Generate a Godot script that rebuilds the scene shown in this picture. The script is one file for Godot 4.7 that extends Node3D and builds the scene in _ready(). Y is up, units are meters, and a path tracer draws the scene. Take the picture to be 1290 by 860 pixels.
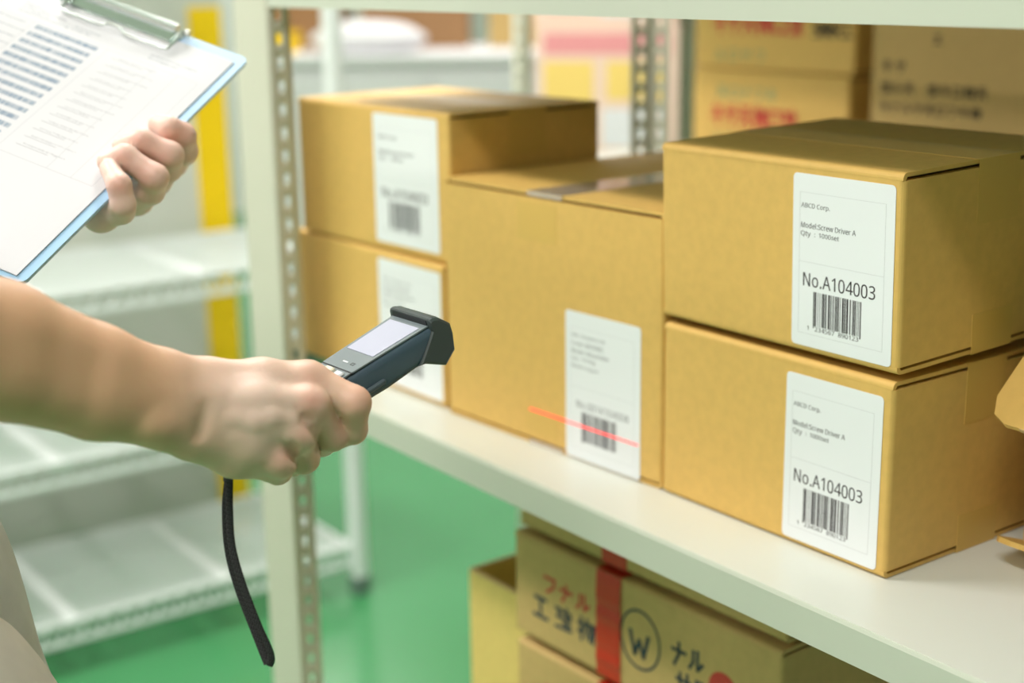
extends Node3D
# A hand-held terminal reads a label on a carton on a warehouse rack. Metres, y up; the rack runs along x, its front edge lies at z = 0.

const CAM_BASIS := Basis(Vector3(0.58997, -0.01408, -0.80731), Vector3(-0.19167, 0.96883, -0.15696), Vector3(0.78435, 0.24734, 0.56888))
const CAM_AT := Vector3(0.6526, 1.3412, 0.7324)
const CLIP_BASIS := Basis(Vector3(0.74003, -0.32396, -0.58941), Vector3(0.50764, 0.84392, 0.17352), Vector3(0.44120, -0.42761, 0.78898))
const CLIP_AT := Vector3(-0.5060, 1.2380, 0.3637)
const SCAN_BASIS := Basis(Vector3(0.99986, 0.01180, -0.01213), Vector3(-0.00665, 0.93298, 0.35987), Vector3(0.01556, -0.35974, 0.93292))
const SCAN_AT := Vector3(-0.1857, 1.0822, 0.2694)
const EXPOSURE := 1.85

var M := {}
var taken := {}
var rng := RandomNumberGenerator.new()

# ---------------------------------------------------------------- naming
func numbered(called: String) -> String:
	var n: int = taken.get(called, -1) + 1
	taken[called] = n
	return called if n == 0 else "%s_%03d" % [called, n]

func thing(called: String, label: String, category: String, at := Vector3.ZERO, turn := 0.0, group := "") -> Node3D:
	var o := Node3D.new()
	o.name = numbered(called)
	add_child(o)
	o.position = at
	o.rotation.y = turn
	tag(o, label, category, group)
	return o

func tag(o: Node, label: String, category: String, group := "") -> void:
	o.set_meta("label", label)
	o.set_meta("category", category)
	if group != "":
		o.set_meta("group", group)

func obj(called: String, st, m: Material, parent: Node = null, label := "") -> MeshInstance3D:
	var o := MeshInstance3D.new()
	o.name = called if parent else numbered(called)
	if st is SurfaceTool:
		st.generate_normals()
		o.mesh = st.commit()
	else:
		o.mesh = st
	o.material_override = m
	if label != "":
		o.set_meta("label", label)
	(parent if parent else self).add_child(o, true)
	return o

func struct(called: String, st, m: Material) -> MeshInstance3D:
	var o := obj(called, st, m)
	o.set_meta("kind", "structure")
	return o

# ---------------------------------------------------------------- shapes
func mb() -> SurfaceTool:
	var st := SurfaceTool.new()
	st.begin(Mesh.PRIMITIVE_TRIANGLES)
	st.set_smooth_group(-1)
	return st

func face(st: SurfaceTool, pts: Array, out: Vector3) -> void:   # a flat convex face whose front looks along out
	var n: Vector3 = (pts[1] - pts[0]).cross(pts[2] - pts[0])
	var flip: bool = n.dot(out) > 0.0
	for i in range(1, pts.size() - 1):
		st.add_vertex(pts[0])
		st.add_vertex(pts[i + 1] if flip else pts[i])
		st.add_vertex(pts[i] if flip else pts[i + 1])

func box(st: SurfaceTool, c: Vector3, s: Vector3, b := Basis.IDENTITY, ch := 0.0) -> void:   # a box, its edges chamfered by ch
	var h := s / 2.0
	ch = minf(ch, minf(h.x, minf(h.y, h.z)) * 0.9)
	var ax := [Vector3.RIGHT, Vector3.UP, Vector3.BACK]
	for a in 3:
		var u := (a + 1) % 3
		var v := (a + 2) % 3
		for s1 in [-1.0, 1.0]:
			var pts := []
			for k in [[-1, -1], [1, -1], [1, 1], [-1, 1]]:
				pts.append(c + b * (ax[a] * h[a] * s1 + ax[u] * (h[u] - ch) * k[0] + ax[v] * (h[v] - ch) * k[1]))
			face(st, pts, b * (ax[a] * s1))
			if ch > 0.0:
				for s2 in [-1.0, 1.0]:
					var e := []
					for k in [-1.0, 1.0]:
						e.append(c + b * (ax[a] * h[a] * s1 + ax[u] * (h[u] - ch) * s2 + ax[v] * (h[v] - ch) * k))
					for k in [1.0, -1.0]:
						e.append(c + b * (ax[a] * (h[a] - ch) * s1 + ax[u] * h[u] * s2 + ax[v] * (h[v] - ch) * k))
					face(st, e, b * (ax[a] * s1 + ax[u] * s2))
	if ch > 0.0:
		for sx in [-1.0, 1.0]:
			for sy in [-1.0, 1.0]:
				for sz in [-1.0, 1.0]:
					var sg := Vector3(sx, sy, sz)
					var p := []
					for a in 3:
						var q := Vector3(h.x - ch, h.y - ch, h.z - ch)
						q[a] = h[a]
						p.append(c + b * (q * sg))
					face(st, p, b * sg)

func ab(st: SurfaceTool, x0: float, x1: float, y0: float, y1: float, z0: float, z1: float, ch := 0.0) -> void:
	box(st, Vector3(x0 + x1, y0 + y1, z0 + z1) / 2.0, Vector3(x1 - x0, y1 - y0, z1 - z0), Basis.IDENTITY, ch)

func bar(st: SurfaceTool, p: Vector3, q: Vector3, w: float, d: float, ch := 0.0) -> void:   # a square bar from p to q
	var y := (q - p).normalized()
	var x := y.cross(Vector3.UP if absf(y.y) < 0.9 else Vector3.RIGHT).normalized()
	box(st, (p + q) / 2.0, Vector3(w, p.distance_to(q), d), Basis(x, y, x.cross(y)), ch)

func prism(st: SurfaceTool, prof: PackedVector2Array, z0: float, z1: float, xf := Transform3D.IDENTITY) -> void:   # a profile in x, y pulled along z
	var area := 0.0
	for i in prof.size():
		area += prof[i].cross(prof[(i + 1) % prof.size()])
	var sgn := signf(area)
	for i in prof.size():
		var a := prof[i]
		var b := prof[(i + 1) % prof.size()]
		var n := Vector3((b - a).y, -(b - a).x, 0) * sgn
		face(st, [xf * Vector3(a.x, a.y, z0), xf * Vector3(b.x, b.y, z0), xf * Vector3(b.x, b.y, z1), xf * Vector3(a.x, a.y, z1)], xf.basis * n)
	var t := Geometry2D.triangulate_polygon(prof)
	for i in range(0, t.size(), 3):
		for z in [z0, z1]:
			face(st, [xf * Vector3(prof[t[i]].x, prof[t[i]].y, z), xf * Vector3(prof[t[i + 1]].x, prof[t[i + 1]].y, z), xf * Vector3(prof[t[i + 2]].x, prof[t[i + 2]].y, z)], xf.basis * Vector3(0, 0, -1 if z == z0 else 1))

func round_rect(w: float, h: float, r: float, n := 5) -> PackedVector2Array:
	var p := PackedVector2Array()
	for k in 4:
		var c := Vector2((w / 2 - r) * [1, -1, -1, 1][k], (h / 2 - r) * [1, 1, -1, -1][k])
		for i in n + 1:
			p.append(c + Vector2.from_angle(PI / 2 * (k + float(i) / n)) * r)
	return p

func loft(st: SurfaceTool, rings: Array, smooth := true, caps := true) -> void:   # rings of equal point counts, joined in turn
	st.set_smooth_group(1 if smooth else -1)
	var n: int = rings[0].size()
	for r in rings.size() - 1:
		var ca := Vector3.ZERO
		for p in rings[r]:
			ca += p / n
		for p in rings[r + 1]:
			ca += p / n
		ca /= 2.0
		for i in n:
			var j := (i + 1) % n
			var q := [rings[r][i], rings[r][j], rings[r + 1][j], rings[r + 1][i]]
			var mid: Vector3 = (q[0] + q[1] + q[2] + q[3]) / 4.0
			if q[0].distance_to(q[1]) < 1e-7:
				face(st, [q[0], q[2], q[3]], mid - ca)
			elif q[2].distance_to(q[3]) < 1e-7:
				face(st, [q[0], q[1], q[2]], mid - ca)
			else:
				face(st, q, mid - ca)
	st.set_smooth_group(-1)
	if caps:
		for e in [0, rings.size() - 1]:
			var c := Vector3.ZERO
			for p in rings[e]:
				c += p / n
			var o := Vector3.ZERO
			for p in rings[1 if e == 0 else e - 1]:
				o += p / n
			for i in n:
				face(st, [c, rings[e][i], rings[e][(i + 1) % n]], c - o)

func tube(st: SurfaceTool, pts: Array, r: float, n := 8, flat := 1.0, side := Vector3.ZERO) -> void:   # round or flattened tube along points
	var rings := []
	for i in pts.size():
		var d: Vector3 = (pts[mini(i + 1, pts.size() - 1)] - pts[maxi(i - 1, 0)]).normalized()
		var x: Vector3 = side if side != Vector3.ZERO else d.cross(Vector3.UP if absf(d.y) < 0.9 else Vector3.RIGHT)
		x = (x - d * x.dot(d)).normalized()
		var y := d.cross(x)
		var ring := []
		for k in n:
			var a := TAU * k / n
			ring.append(pts[i] + x * cos(a) * r + y * sin(a) * r * flat)
		rings.append(ring)
	loft(st, rings)

func curve(pts: Array, step := 0.004) -> Array:
	var c := Curve3D.new()
	c.bake_interval = step
	for i in pts.size():
		var t: Vector3 = (pts[mini(i + 1, pts.size() - 1)] - pts[maxi(i - 1, 0)]) / 6.0
		c.add_point(pts[i], -t, t)
	return Array(c.get_baked_points())

# ---------------------------------------------------------------- lettering and print
var fonts := {}
func text(s: String, w: float, h: float, font := "Droid Sans", bold := false) -> Mesh:   # lettering w wide and h tall, its left foot at the origin
	var key := font + str(bold)
	if not fonts.has(key):
		var f := SystemFont.new()
		f.font_names = PackedStringArray([font])
		f.font_weight = 700 if bold else 400
		fonts[key] = f
	var t := TextMesh.new()
	t.text = s
	t.font = fonts[key]
	t.font_size = 48
	t.pixel_size = 0.01
	t.depth = 0.02
	t.curve_step = 1.5
	t.horizontal_alignment = HORIZONTAL_ALIGNMENT_LEFT
	t.vertical_alignment = VERTICAL_ALIGNMENT_BOTTOM
	var bb := t.get_aabb()
	var a := t.surface_get_arrays(0)
	var v: PackedVector3Array = a[Mesh.ARRAY_VERTEX]
	for i in v.size():
		v[i] = Vector3((v[i].x - bb.position.x) * w / bb.size.x, (v[i].y - bb.position.y) * h / bb.size.y, (v[i].z - bb.position.z) * 0.0001 / bb.size.z)
	a[Mesh.ARRAY_VERTEX] = v
	a[Mesh.ARRAY_TEX_UV] = null
	a[Mesh.ARRAY_TANGENT] = null
	var m := ArrayMesh.new()
	m.add_surface_from_arrays(Mesh.PRIMITIVE_TRIANGLES, a)
	return m

func put(st: SurfaceTool, m: Mesh, x: float, y: float, z := 0.0) -> void:
	st.append_from(m, 0, Transform3D(Basis.IDENTITY, Vector3(x, y, z)))

func strokes(st: SurfaceTool, glyph: Array, x: float, y: float, w: float, h: float, t: float, z := 0.0) -> void:   # brush strokes in a cell w by h
	for s in glyph:
		var p := Vector3(x + s[0] * w, y + s[1] * h, z)
		var q := Vector3(x + s[2] * w, y + s[3] * h, z)
		var d := q - p
		box(st, (p + q) / 2.0, Vector3(d.length() + t * 0.6, t, 0.0002), Basis(Vector3.BACK, atan2(d.y, d.x)))

const WORK := [[.1, .9, .9, .9], [.5, .9, .5, .1], [0, .1, 1, .1]]
const BUILD := [[0, .85, .35, .85], [.35, .85, .1, .5], [.1, .5, .4, .5], [0, .05, 1, .1], [.45, .8, .95, .8], [.45, .55, .95, .55], [.45, .3, .95, .3], [.7, 1, .7, .15], [.95, .8, .95, .55]]
const GOODS := [[.2, 1, .2, 0], [0, .7, .4, .7], [0, .35, .4, .45], [.55, 1, .45, .6], [.5, .8, 1, .8], [1, .8, .9, .05], [.75, .8, .5, .2], [.92, .75, .7, .1]]
const FU := [[.1, .85, .9, .85], [.9, .85, .8, .4], [.8, .4, .3, 0]]
const RU := [[.3, .9, .3, .4], [.3, .4, .05, .05], [.6, .95, .6, .1], [.6, .1, .95, .45]]
const RO := [[.1, .85, .9, .85], [.1, .85, .1, .1], [.9, .85, .9, .1], [.1, .1, .9, .1]]
const NA := [[.05, .65, .95, .65], [.5, 1, .5, .5], [.5, .5, .2, 0]]
const KI := [[.15, .75, .85, .8], [.05, .4, .95, .45], [.4, 1, .6, 0]]
const SA := [[.05, .65, .95, .65], [.28, .95, .28, .4], [.72, 1, .72, .5], [.72, .5, .4, 0]]
const TEN := [[.1, .9, .9, .9], [.05, .55, .95, .55], [.5, .9, .45, .5], [.45, .5, .05, 0], [.5, .5, .95, 0]]

func barcode(st: SurfaceTool, x: float, y: float, w: float, h: float, code: int, z := 0.0) -> void:
	var r := RandomNumberGenerator.new()
	r.seed = code
	var at := 0.0
	var unit := w / 95.0
	while at < 94.0:
		var b: int = [1, 1, 2, 1, 3, 2][r.randi() % 6]
		var g: int = [1, 1, 2, 1, 2, 3][r.randi() % 6]
		b = mini(b, 95 - int(at))
		ab(st, x + at * unit, x + (at + b) * unit, y - (0.06 * h if at < 3 or at > 91 else 0.0), y + h, z, z + 0.0001)
		at += b + g

func frame_lines(st: SurfaceTool, x0: float, x1: float, y0: float, y1: float, t: float, z := 0.0) -> void:
	ab(st, x0, x1, y0, y0 + t, z, z + 0.0001)
	ab(st, x0, x1, y1 - t, y1, z, z + 0.0001)
	ab(st, x0, x0 + t, y0, y1, z, z + 0.0001)
	ab(st, x1 - t, x1, y0, y1, z, z + 0.0001)

func sticker(parent: Node, w: float, h: float, at: Vector3, kind: int) -> void:   # the white address label, with its print as sub-parts
	var st := mb()
	prism(st, round_rect(w, h, 0.0035), 0.0, 0.0003)
	var l := obj("label", st, M.label, parent, "white rounded label with printed number and barcode")
	l.position = at
	var X := func(u): return (u - 0.5) * w
	var Y := func(v): return (0.5 - v) * h
	var z := 0.00031
	var ln := mb()
	frame_lines(ln, X.call(.07), X.call(.915), Y.call(.925), Y.call(.105), 0.0002, z)
	ab(ln, X.call(.07), X.call(.915), Y.call(.505), Y.call(.505) + 0.0002, z, z + 0.0001)
	obj("border_line", ln, M.ink_faint, l)
	var sm := mb()
	if kind == 0:
		put(sm, text("ABCD Corp.", .29 * w, .034 * h), X.call(.085), Y.call(.2), z)
		put(sm, text("Model:Screw Driver A", .55 * w, .032 * h), X.call(.085), Y.call(.308), z)
		put(sm, text("Qty", .1 * w, .037 * h), X.call(.085), Y.call(.363), z)
		put(sm, text(":", .008 * w, .018 * h), X.call(.225), Y.call(.352), z)
		put(sm, text("1000set", .2 * w, .026 * h), X.call(.27), Y.call(.353), z)
	else:
		var rows := ["ABC Company Ltd.", "Code: MO0M5", "Model: Mountable", "Qty : 70 Pkg", "Made in Japan"]
		for i in 5:
			put(sm, text(rows[i], [.46, .43, .5, .32, .36][i] * w, .03 * h), X.call(.085), Y.call(.175 + .052 * i), z)
	obj("small_print", sm, M.ink_grey if kind == 0 else M.ink_light, l)
	var no := mb()
	put(no, text("No.A104003" if kind == 0 else "No.001K104008", (.72 if kind == 0 else .7) * w, (.078 if kind == 0 else .05) * h), X.call(.115 if kind == 0 else .15), Y.call(.645), z)
	obj("number_print", no, M.ink if kind == 0 else M.ink_light, l)
	var bc := mb()
	barcode(bc, X.call(.225), Y.call(.87), .48 * w, .2 * h, 7 + kind, z)
	obj("barcode", bc, M.ink if kind == 0 else M.ink_grey, l)
	if kind == 0:
		var dg := mb()
		put(dg, text("1", .015 * w, .024 * h), X.call(.165), Y.call(.9), z)
		put(dg, text("234567", .2 * w, .026 * h), X.call(.245), Y.call(.9), z)
		put(dg, text("890123", .2 * w, .026 * h), X.call(.485), Y.call(.9), z)
		obj("barcode_digits", dg, M.ink_grey, l)

# ---------------------------------------------------------------- cartons
func flap_profile(half: float, h: float) -> PackedVector2Array:   # a lid flap: from the seam out over the rounded fold and down
	var p := PackedVector2Array([Vector2(0.0008, h)])
	var r := 0.0045
	for i in 6:
		p.append(Vector2(half - r, h - r) + Vector2.from_angle(PI / 2 * (1.0 - i / 5.0)) * r)
	p.append(Vector2(half, h - 0.0055))
	p.append(Vector2(half - 0.0028, h - 0.0055))
	p.append(Vector2(half - 0.0045, h - 0.003))
	p.append(Vector2(0.0008, h - 0.003))
	return p

func carton(label: String, s: Vector3, at: Vector3, turn := 0.0, seam := "x", group := "", mat: Material = null, tape: Material = null, end_drop := 0.047) -> Node3D:
	# at: the middle of the base; +z is the front. seam "x": the lid flaps meet along x, and so on
	var m: Material = mat if mat else M.board
	var t := thing("cardboard_box", label, "box", at, turn, group)
	var st := mb()
	var foot := round_rect(s.x, s.z, 0.004, 4)
	prism(st, foot, 0.0056, s.y - 0.0056, Transform3D(Basis(Vector3.RIGHT, Vector3(0, 0, 1), Vector3(0, 1, 0)), Vector3.ZERO))
	obj("body", st, m, t)
	var edge := mb()   # the inner flaps, coloured dark as the shade inside the slit
	ab(edge, -s.x / 2 + 0.006, s.x / 2 - 0.006, 0.003, s.y - 0.003, -s.z / 2 + 0.006, s.z / 2 - 0.006)
	obj("inner_flap", edge, M.board_slit_shade, t)
	var half := (s.z if seam == "x" else s.x) / 2
	var long := (s.x if seam == "x" else s.z) / 2 - 0.001
	for up in [true, false]:
		for sd in [1.0, -1.0]:
			var f := mb()
			var b := Basis(Vector3(0, 0, 1), Vector3(0, 1, 0), Vector3(-1, 0, 0)) if seam == "x" else Basis.IDENTITY
			b = Basis(b.x * sd, b.y * (1.0 if up else -1.0), b.z)
			var lift := Basis.IDENTITY
			prism(f, flap_profile(half, s.y if up else 0.0) if up else flap_profile(half, 0.0), -long, long, Transform3D(lift * b, Vector3(0, 0.0, 0)))
			obj("top_flap" if up else "bottom_flap", f, m, t)
	var tm: Material = tape if tape else M.tape
	for up in [true, false]:
		var tp := mb()
		var y := s.y if up else 0.0
		var o := 0.00035 if up else -0.00035
		var ext := (s.x if seam == "x" else s.z) / 2
		var wd := 0.024
		var drop := end_drop if up or end_drop < .01 else 0.03
		var bx := func(l0: float, l1: float, y0: float, y1: float):
			if seam == "x":
				ab(tp, l0, l1, minf(y0, y1), maxf(y0, y1), -wd, wd)
			else:
				ab(tp, -wd, wd, minf(y0, y1), maxf(y0, y1), l0, l1)
		bx.call(-ext, ext, y, y + o)
		for sd in [-1.0, 1.0]:
			bx.call(minf(ext * sd, (ext + 0.0003) * sd), maxf(ext * sd, (ext + 0.0003) * sd), y + o, y - (drop if up else -drop))
		obj("packing_tape", tp, tm, t, "strip of packing tape over the flaps")
	return t

func print_on(t: Node3D, st: SurfaceTool, m: Material, s: Vector3) -> void:   # ink on the front face of a carton: st is drawn from the face's lower left corner
	var o := obj("print", st, m, t)
	o.position = Vector3(-s.x / 2, 0, s.z / 2 + 0.0002)

# ---------------------------------------------------------------- a body as a field of rounded cones
class Flesh:
	var A := PackedVector3Array()
	var B := PackedVector3Array()
	var RA := PackedFloat32Array()
	var RB := PackedFloat32Array()
	var chain := PackedInt32Array()
	var kin := PackedFloat32Array()    # how softly a chain's own bones join
	var kout := PackedFloat32Array()   # how softly a chain joins chain 0
	var cuts := []                     # grooves: [from, to, radius, softness]
	var tones := []                    # [place, radius, colour, strength]

	func new_chain(k: float, ko: float) -> void:
		kin.append(k)
		kout.append(ko)

	func bone(a: Vector3, b: Vector3, ra: float, rb: float) -> void:
		A.append(a)
		B.append(b)
		RA.append(ra)
		RB.append(rb)
		chain.append(kin.size() - 1)

	func path(pts: Array) -> void:   # [point, radius, point, radius, ...]
		for i in range(0, pts.size() - 2, 2):
			bone(pts[i], pts[i + 2], pts[i + 1], pts[i + 3])

	func dist(p: Vector3) -> float:
		var out := 1e3
		var base := 1e3
		var cur := 0
		var d := 1e3
		var k := kin[0]
		for i in A.size():
			if chain[i] != cur:
				if cur == 0:
					base = d
					out = d
				else:
					var ko := kout[cur]
					var hh := maxf(ko - absf(base - d), 0.0) / ko
					var j := minf(base, d) - hh * hh * ko * 0.25
					var h2 := maxf(0.0012 - absf(out - j), 0.0) / 0.0012
					out = minf(out, j) - h2 * h2 * 0.0003
				cur = chain[i]
				k = kin[cur]
				d = 1e3
			var pa := p - A[i]
			var ba := B[i] - A[i]
			var t := clampf(pa.dot(ba) / maxf(ba.length_squared(), 1e-9), 0.0, 1.0)
			var e := (pa - ba * t).length() - lerpf(RA[i], RB[i], t)
			var h := maxf(k - absf(d - e), 0.0) / k
			d = minf(d, e) - h * h * k * 0.25
		if cur == 0:
			return grooved(p, d)
		var ko2 := kout[cur]
		var h3 := maxf(ko2 - absf(base - d), 0.0) / ko2
		var j2 := minf(base, d) - h3 * h3 * ko2 * 0.25
		return grooved(p, minf(out, j2))

	func grooved(p: Vector3, d: float) -> float:
		for c in cuts:
			var ba: Vector3 = c[1] - c[0]
			var pa: Vector3 = p - c[0]
			var e: float = c[2] - (pa - ba * clampf(pa.dot(ba) / ba.length_squared(), 0.0, 1.0)).length()
			var h: float = maxf(c[3] - absf(d - e), 0.0) / c[3]
			d = maxf(d, e) + h * h * c[3] * 0.25
		return d

	func mesh_into(lo: Vector3, hi: Vector3, c: float, skin: Color, V: PackedVector3Array, N: PackedVector3Array, C: PackedColorArray, I: PackedInt32Array) -> Array:
		var g := 6
		var nx := int(ceil((hi.x - lo.x) / c / g)) * g + 1
		var ny := int(ceil((hi.y - lo.y) / c / g)) * g + 1
		var nz := int(ceil((hi.z - lo.z) / c / g)) * g + 1
		var val := PackedFloat32Array()
		val.resize(nx * ny * nz)
		val.fill(1e3)
		var set_ := PackedByteArray()
		set_.resize(nx * ny * nz)
		var cells := PackedInt32Array()
		var reach := c * g * 0.9
		for bz in (nz - 1) / g:
			for by in (ny - 1) / g:
				for bx in (nx - 1) / g:
					var m := lo + Vector3(bx + 0.5, by + 0.5, bz + 0.5) * g * c
					if absf(dist(m)) > reach:
						continue
					for k in range(bz * g, bz * g + g + 1):
						for j in range(by * g, by * g + g + 1):
							var row := (k * ny + j) * nx
							for i in range(bx * g, bx * g + g + 1):
								if set_[row + i] == 0:
									set_[row + i] = 1
									val[row + i] = dist(lo + Vector3(i, j, k) * c)
					cells.append(bx)
					cells.append(by)
					cells.append(bz)
		var id := PackedInt32Array()
		id.resize(nx * ny * nz)
		id.fill(-1)
		var off := [0, 1, nx, nx + 1, nx * ny, nx * ny + 1, nx * ny + nx, nx * ny + nx + 1]
		for q in range(0, cells.size(), 3):
			for k in range(cells[q + 2] * g, cells[q + 2] * g + g):
				for j in range(cells[q + 1] * g, cells[q + 1] * g + g):
					for i in range(cells[q] * g, cells[q] * g + g):
						var at := (k * ny + j) * nx + i
						var v0 := val[at]
						var mixed := false
						for o in 8:
							if (val[at + off[o]] < 0.0) != (v0 < 0.0):
								mixed = true
								break
						if not mixed:
							continue
						var s := Vector3.ZERO
						var n := 0
						for o in 8:
							for ax in 3:
								var o2 := o | (1 << ax)
								if o2 == o:
									continue
								var a: float = val[at + off[o]]
								var b: float = val[at + off[o2]]
								if (a < 0.0) != (b < 0.0):
									var pt := Vector3(o & 1, (o >> 1) & 1, o >> 2)
									pt[ax] = a / (a - b)
									s += pt
									n += 1
						var gr := Vector3.ZERO
						for o in 8:
							var w: float = val[at + off[o]]
							gr += w * Vector3(1 if o & 1 else -1, 1 if o & 2 else -1, 1 if o & 4 else -1)
						id[at] = V.size()
						var P := lo + (Vector3(i, j, k) + s / n) * c
						V.append(P)
						N.append(gr.normalized())
						var col := skin
						for t in tones:
							var f: float = clampf(1.0 - P.distance_to(t[0]) / t[1], 0.0, 1.0)
							col = col.lerp(t[2], f * f * (3.0 - 2.0 * f) * t[3])
						C.append(col)
		var st := [1, nx, nx * ny]
		for q in range(0, cells.size(), 3):
			for k in range(cells[q + 2] * g, cells[q + 2] * g + g):
				for j in range(cells[q + 1] * g, cells[q + 1] * g + g):
					for i in range(cells[q] * g, cells[q] * g + g):
						var at := (k * ny + j) * nx + i
						if id[at] < 0:
							continue
						for ax in 3:
							var u: int = st[(ax + 1) % 3]
							var w: int = st[(ax + 2) % 3]
							if (val[at] < 0.0) == (val[at + st[ax]] < 0.0):
								continue
							if at - u - w < 0:
								continue
							var p0 := id[at]
							var p1 := id[at - u]
							var p2 := id[at - u - w]
							var p3 := id[at - w]
							if p1 < 0 or p2 < 0 or p3 < 0:
								continue
							if val[at] < 0.0:
								I.append_array(PackedInt32Array([p0, p2, p1, p0, p3, p2]))
							else:
								I.append_array(PackedInt32Array([p0, p1, p2, p0, p2, p3]))
		return [V, N, C, I]

func surface(parts: Array) -> ArrayMesh:
	var a := []
	a.resize(Mesh.ARRAY_MAX)
	a[Mesh.ARRAY_VERTEX] = parts[0]
	a[Mesh.ARRAY_NORMAL] = parts[1]
	a[Mesh.ARRAY_COLOR] = parts[2]
	a[Mesh.ARRAY_INDEX] = parts[3]
	var m := ArrayMesh.new()
	m.add_surface_from_arrays(Mesh.PRIMITIVE_TRIANGLES, a)
	return m

# ---------------------------------------------------------------- materials
func noise_tex(freq: float, oct: int, dark: Color, light: Color, seed_: int, size := 256) -> NoiseTexture2D:
	var n := FastNoiseLite.new()
	n.seed = seed_
	n.frequency = freq
	n.fractal_octaves = oct
	var t := NoiseTexture2D.new()
	t.width = size
	t.height = size
	t.seamless = true
	t.noise = n
	var g := Gradient.new()
	g.set_color(0, dark)
	g.set_color(1, light)
	t.color_ramp = g
	return t

func mat(called: String, c: Color, rough := 0.6, metal := 0.0) -> StandardMaterial3D:
	var m := StandardMaterial3D.new()
	m.resource_name = called
	m.albedo_color = c
	m.roughness = rough
	m.metallic = metal
	M[called] = m
	return m

func grained(m: StandardMaterial3D, tex: Texture2D, scale: float, bump := 0.0, bump_tex: Texture2D = null) -> void:
	m.albedo_texture = tex
	m.uv1_triplanar = true
	m.uv1_scale = Vector3.ONE * scale
	if bump > 0.0:
		m.heightmap_enabled = true
		m.heightmap_texture = bump_tex if bump_tex else tex
		m.heightmap_scale = bump

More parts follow.
